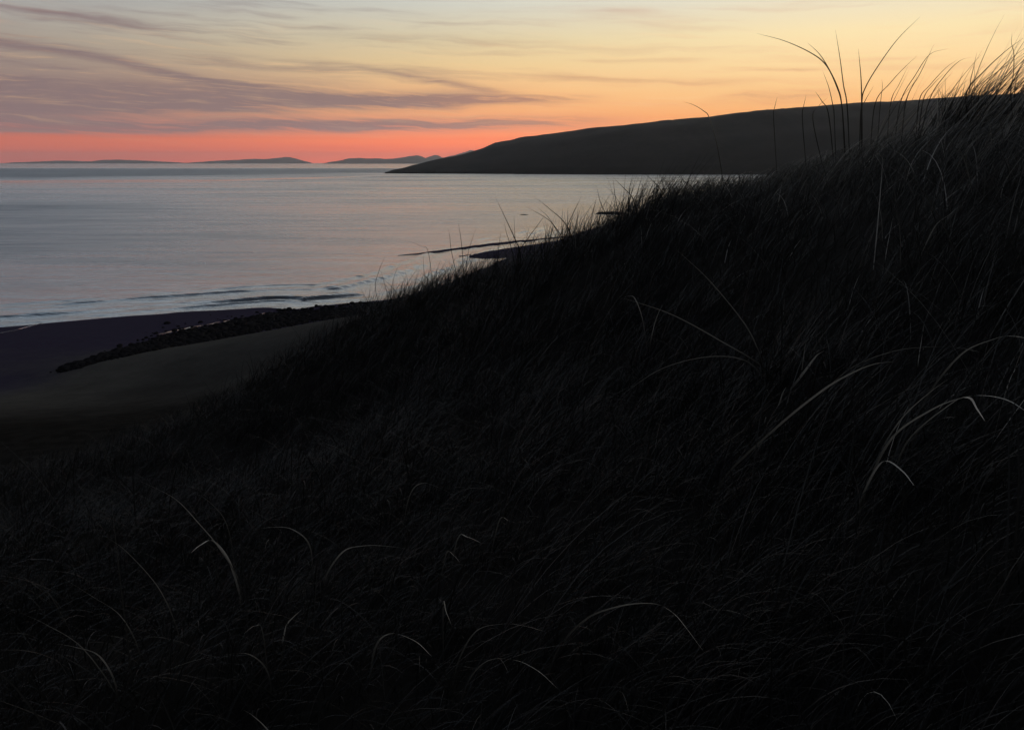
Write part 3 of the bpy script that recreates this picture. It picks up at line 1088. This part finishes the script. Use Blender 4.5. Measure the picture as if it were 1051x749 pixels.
tussock('row of blades leaning right on the skyline before the dense clump',
        [(Z6([(640, 178), (590, 225), (535, 285), (480, 360)]), 0.66, 1.0, (893, 142)),
         (Z6([(706, 132), (655, 240), (600, 345)]), 0.66, 1.3, (925, 130)),
         (Z6([(760, 150), (690, 172), (635, 250), (578, 352)]), 0.66, 1.0, (918, 132)),
         (Z6([(605, 220), (570, 290), (540, 355)]), 0.66, 1.0, (910, 136)),
         (Z6([(850, 182), (800, 200), (740, 262), (690, 342)]), 0.66, 1.0, (944, 124)),
         (Z6([(800, 190), (750, 225), (690, 290), (650, 345)]), 0.66, 1.0, (940, 124)),
         (Z6([(870, 162), (858, 220), (846, 270), (835, 330)]), 0.66, 0.8, (976, 118)),
         (Z6([(505, 265), (507, 300), (500, 360)]), 0.66, 0.7, (900, 140)),
         (Z6([(745, 245), (700, 290), (665, 345)]), 0.66, 0.9, (942, 122))],
        fill=[(900, 138, 18, 0.10, 0.40, 0.78, 0.55, 0.0, 0.3), (925, 130, 18, 0.10, 0.40, 0.76, 0.6, 0.0, 0.3), (950, 120, 18, 0.10, 0.35, 0.70, 0.6, 0.0, 0.3), (965, 112, 14, 0.10, 0.3, 0.6, 0.65, 0.0, 0.35)], seed=4)
tussock('dense dark clump blown right on the skyline at the top of the dune',
        [(Z6([(1051, 108), (980, 160), (900, 235), (830, 320)]), 0.66, 1.2, (995, 114)),
         (Z6([(1090, 120), (1000, 190), (930, 260), (880, 320)]), 0.66, 1.2, (1002, 113)),
         (Z6([(1005, 88), (1003, 130), (1012, 170), (1010, 250), (1000, 320)]), 0.66, 0.8, (1040, 110)),
         (Z6([(1080, 150), (990, 210), (900, 275), (850, 322)]), 0.66, 1.2, (1000, 113)),
         (Z6([(1030, 240), (1022, 275), (1015, 310)]), 0.66, 0.8, (1042, 110))],
        fill=[(970, 112, 50, 0.08, 0.34, 0.62, 0.6, 0.0, 0.25), (985, 109, 80, 0.08, 0.34, 0.74, 0.62, 0.0, 0.25), (1005, 106, 90, 0.09, 0.36, 0.82, 0.62, 0.0, 0.25),
              (1025, 104, 90, 0.10, 0.36, 0.82, 0.62, 0.0, 0.25), (1050, 103, 80, 0.12, 0.36, 0.82, 0.62, 0.0, 0.3), (975, 109, 120, 0.08, 0.30, 0.50, 0.45, 0.2, 0.6)], seed=5)
tussock('single thin blade hooking left above the middle of the headland',
        [([(700, 104), (712, 108), (722, 114), (728, 121), (736, 150), (742, 186)], 0.75, 1.0, (744, 205))], width=0.007, seed=6)
tussock('sparse tuft on the ridge with one straight blade tilted left over the water',
        [(Z4([(612, 152), (665, 262), (715, 372), (735, 430)]), 0.35, 1.7, (534, 284)),
         (Z4([(705, 245), (708, 320), (712, 372), (720, 430)]), 0.35, 1.0, (533, 285)),
         (Z4([(860, 240), (815, 300), (770, 362), (730, 430)]), 0.35, 1.2, (534, 285)),
         (Z4([(655, 270), (668, 330), (690, 400)]), 0.35, 0.9, (531, 284))],
        fill=[(534, 284, 20, 0.12, 0.3, 0.6, 0.4, 0.0, 0.6)], width=0.007, seed=7)
tussock('ridge tuft with two long blades crossing leftwards in front of the bay',
        [(Z4([(795, 146), (880, 213), (955, 282), (990, 360)]), 0.35, 1.4, (587, 262)),
         (Z4([(748, 193), (850, 250), (900, 292), (950, 370)]), 0.35, 1.2, (585, 263)),
         (Z4([(820, 205), (880, 262), (940, 370)]), 0.35, 0.9, (584, 263)),
         (Z4([(1040, 140), (1000, 225), (970, 290), (950, 370)]), 0.35, 1.3, (585, 263)),
         (Z4([(945, 205), (940, 270), (945, 370)]), 0.35, 1.0, (583, 263)),
         (Z4([(970, 195), (968, 260), (966, 370)]), 0.35, 1.0, (584, 263))],
        fill=[(585, 262, 30, 0.14, 0.35, 0.7, 0.4, 0.0, 0.6)], width=0.007, seed=8)
tussock('slim tuft of two upright blades low on the ridge over the sand spit',
        [(Z4([(430, 275), (440, 330), (452, 430), (460, 600)]), 0.35, 1.1, (477, 300)),
         (Z4([(382, 303), (390, 350), (400, 430), (440, 600)]), 0.35, 1.0, (475, 300)),
         (Z4([(520, 300), (500, 360), (480, 430), (455, 600)]), 0.35, 0.8, (476, 300))],
        fill=[(476, 300, 24, 0.12, 0.3, 0.6, 0.45, 0.0, 0.5)], width=0.007, seed=9)
tussock('ridge tuft with a faint blade arching left above a dark sand spit tip',
        [(Z4([(150, 365), (205, 376), (245, 395), (285, 425), (310, 640)]), 0.45, 0.9, (445, 310)),
         (Z4([(262, 420), (262, 500), (275, 640)]), 0.4, 0.8, (443, 310))],
        fill=[(444, 310, 40, 0.15, 0.35, 0.7, 0.55, 0.0, 0.4)], width=0.007, seed=19)
tussock('lowest ridge tuft, thin crossing blades where the dune meets the stones',
        [(Z4([(75, 440), (45, 510), (25, 600), (60, 720)]), 0.35, 1.1, (398, 325)),
         (Z4([(50, 510), (68, 570), (85, 640), (90, 720)]), 0.35, 0.9, (399, 325)),
         (Z4([(150, 470), (118, 540), (100, 640), (95, 720)]), 0.35, 0.9, (400, 325)),
         (Z4([(235, 500), (180, 580), (130, 660), (100, 730)]), 0.35, 1.0, (401, 325))],
        fill=[(402, 324, 34, 0.10, 0.3, 0.6, 0.35, 0.0, 0.6)], width=0.007, seed=20)
tussock('dense ridge clump of upright blades against the water under the headland end',
        [([(628, 181), (640, 193), (650, 205), (656, 232)], 0.35, 1.3, (650, 235)),
         ([(650, 178), (646, 196), (644, 232)], 0.35, 1.2, (644, 237)),
         ([(629, 183), (632, 205), (638, 236)], 0.35, 1.0, (640, 238)),
         ([(612, 190), (618, 212), (634, 240)], 0.35, 1.0, (637, 240))],
        fill=[(645, 235, 70, 0.16, 0.35, 0.75, 0.4, 0.0, 0.5)], width=0.007, seed=10)
tussock('dense ridge clump blown right with gaps of bright water behind its blades',
        [([(700, 176), (688, 188), (676, 206), (670, 226)], 0.35, 1.0, (668, 228)),
         ([(686, 178), (676, 192), (668, 226)], 0.35, 1.0, (667, 228))],
        fill=[(668, 226, 80, 0.18, 0.35, 0.72, 0.5, 0.0, 0.4)], width=0.007, seed=21)
PALE = 0.93
tussock('open tussock amid the slope with three long blades reaching left',
        [([(695, 257), (730, 290), (768, 338), (783, 376)], 0.72, 1.0, (786, 400)),
         ([(640, 306), (690, 323), (740, 350), (783, 377)], 0.74, 1.1, (786, 402)),
         ([(638, 405), (680, 378), (728, 366), (765, 370), (786, 390)], 0.74, 1.1, (788, 405)),
         ([(835, 275), (815, 305), (797, 345), (788, 385)], 0.55, 1.0, (788, 405)),
         ([(858, 290), (832, 322), (806, 362), (792, 388)], 0.55, 1.0, (790, 405)),
         ([(846, 360), (838, 365), (828, 378), (815, 395), (798, 412)], PALE, 2.0, (792, 412)),
         ([(807, 397), (803, 404), (797, 420)], 0.85, 1.2, (791, 414))],
        fill=[(786, 402, 40, 0.06, 0.30, 0.6, 0.4, 0.0, 1.0)], width=0.006, lean=-0.12, seed=11)
tussock('wind-bent tussock with long pale leaves arching right near the photo edge',
        [([(916, 371), (896, 374), (874, 383), (845, 400), (800, 436), (745, 488)], 0.84, 1.6, (735, 520)),
         ([(1008, 362), (985, 357), (955, 356), (915, 361), (870, 380), (830, 420)], 0.76, 1.2, (810, 460)),
         ([(1056, 424), (1035, 411), (1012, 406), (988, 408), (955, 421), (915, 450), (890, 500)], 0.90, 1.7, (880, 540)),
         ([(1011, 432), (1003, 420), (994, 408), (975, 415), (930, 455)], 0.92, 1.3, (910, 520)),
         ([(1060, 349), (1040, 345), (1020, 348), (985, 365), (950, 410)], 0.84, 1.3, (940, 450)),
         ([(975, 388), (955, 402), (925, 430), (900, 470)], 0.80, 1.0, (890, 500)),
         ([(982, 428), (965, 430), (940, 445)], 0.72, 1.0, (930, 490)),
         ([(938, 498), (927, 484), (911, 473), (900, 480), (885, 510)], 0.92, 1.3, (880, 540))],
        fill=[(880, 520, 60, 0.10, 0.3, 0.6, 0.6, 0.0, 0.8), (830, 470, 50, 0.10, 0.3, 0.6, 0.6, 0.0, 0.8)], width=0.0055, lean=-0.18, seed=12)
tussock('low tussock at lower left with a thin leaf bending over to the left',
        [([(145, 494), (180, 512), (205, 538), (222, 558), (238, 582), (246, 600)], 0.80, 1.0, (250, 640)),
         ([(196, 567), (206, 559), (219, 555), (235, 575), (246, 610)], 0.91, 1.3, (250, 640)),
         ([(108, 550), (130, 566), (162, 602), (180, 640)], 0.74, 0.9, (190, 680)),
         ([(258, 544), (278, 541), (300, 543), (318, 560)], 0.86, 1.0, (322, 600)),
         ([(60, 590), (95, 612), (123, 631), (140, 660)], 0.78, 0.9, (150, 700)),
         ([(192, 503), (215, 515), (235, 545)], 0.70, 0.8, (245, 620))],
        fill=[(250, 630, 50, 0.09, 0.25, 0.5, 0.5, 0.0, 1.3)], width=0.0055, lean=-0.16, seed=13)
tussock('tussock in the bottom left corner with short pale curved leaves',
        [([(168, 688), (205, 676), (235, 671), (258, 672), (275, 690)], 0.84, 1.0, (280, 730)),
         ([(250, 728), (262, 736), (277, 752), (285, 775)], 0.84, 1.2, (287, 790)),
         ([(250, 650), (262, 642), (270, 650)], 0.7, 0.6, (278, 725))],
        fill=[(280, 730, 50, 0.10, 0.2, 0.42, 0.6, 0.0, 1.3)], width=0.005, lean=-0.16, seed=14)
tussock('middle foreground tussock with a tall leaf bowing over to the right',
        [([(722, 668), (705, 645), (690, 628), (670, 619), (635, 622), (600, 636), (572, 668)], 0.81, 1.2, (555, 720)),
         ([(572, 706), (552, 688), (528, 677), (500, 678), (480, 700)], 0.79, 1.1, (470, 740)),
         ([(560, 648), (538, 642), (515, 640), (488, 648), (470, 680)], 0.77, 1.0, (462, 720)),
         ([(443, 673), (425, 657), (400, 650), (385, 665)], 0.83, 1.1, (378, 710)),
         ([(463, 640), (458, 628), (455, 620)], 0.75, 0.8, (455, 690))],
        fill=[(520, 700, 60, 0.10, 0.22, 0.45, 0.6, 0.0, 1.2)], width=0.005, lean=-0.2, seed=15)
tussock('small tussock left of centre with a flat pale leaf lying rightwards',
        [([(418, 563), (395, 560), (372, 560), (352, 566), (335, 590)], 0.88, 1.2, (328, 620)),
         ([(466, 508), (450, 500), (432, 496), (420, 510)], 0.82, 1.0, (410, 560)),
         ([(494, 557), (480, 551), (470, 552)], 0.82, 0.9, (460, 600)),
         ([(530, 537), (522, 534), (512, 535)], 0.80, 0.9, (500, 590)),
         ([(472, 577), (466, 570), (458, 568)], 0.78, 0.9, (450, 610))],
        fill=[(400, 590, 50, 0.10, 0.22, 0.45, 0.6, 0.0, 1.2)], width=0.005, lean=-0.2, seed=16)
tussock('single pale stem leaning right on the dark slope below the skyline clump',
        [([(986, 210), (975, 220), (960, 232), (945, 262)], 0.84, 0.9, (938, 280)),
         ([(922, 222), (924, 245), (924, 275)], 0.68, 0.8, (924, 290))],
        fill=[(935, 285, 24, 0.10, 0.25, 0.5, 0.5, 0.0, 0.8)], width=0.006, seed=17)
tussock('low tussock at the left photo edge with two thin leaves pointing left',
        [([(55, 660), (78, 664), (102, 673), (118, 700)], 0.82, 1.0, (122, 735)),
         ([(20, 628), (50, 642), (85, 665), (118, 710)], 0.74, 0.9, (123, 736))],
        fill=[(122, 735, 40, 0.07, 0.18, 0.38, 0.6, 0.0, 1.3)], width=0.005, lean=-0.16, seed=22)
tussock('tiny tuft with one short pale leaf tilted right in the lower left dark',
        [([(309, 626), (300, 634), (294, 642), (290, 662)], 0.86, 1.0, (292, 680))],
        fill=[(292, 680, 24, 0.06, 0.15, 0.3, 0.5, 0.0, 1.2)], width=0.005, lean=-0.12, seed=23)
tussock('tiny tuft with a short pale leaf crossing a long fainter blade',
        [([(680, 313), (676, 321), (672, 332), (668, 350)], 0.84, 1.0, (666, 372)),
         ([(637, 307), (645, 304), (652, 307), (660, 330)], 0.88, 1.0, (665, 373))],
        fill=[(666, 372, 24, 0.07, 0.2, 0.4, 0.5, 0.0, 1.0)], width=0.006, lean=-0.1, seed=24)
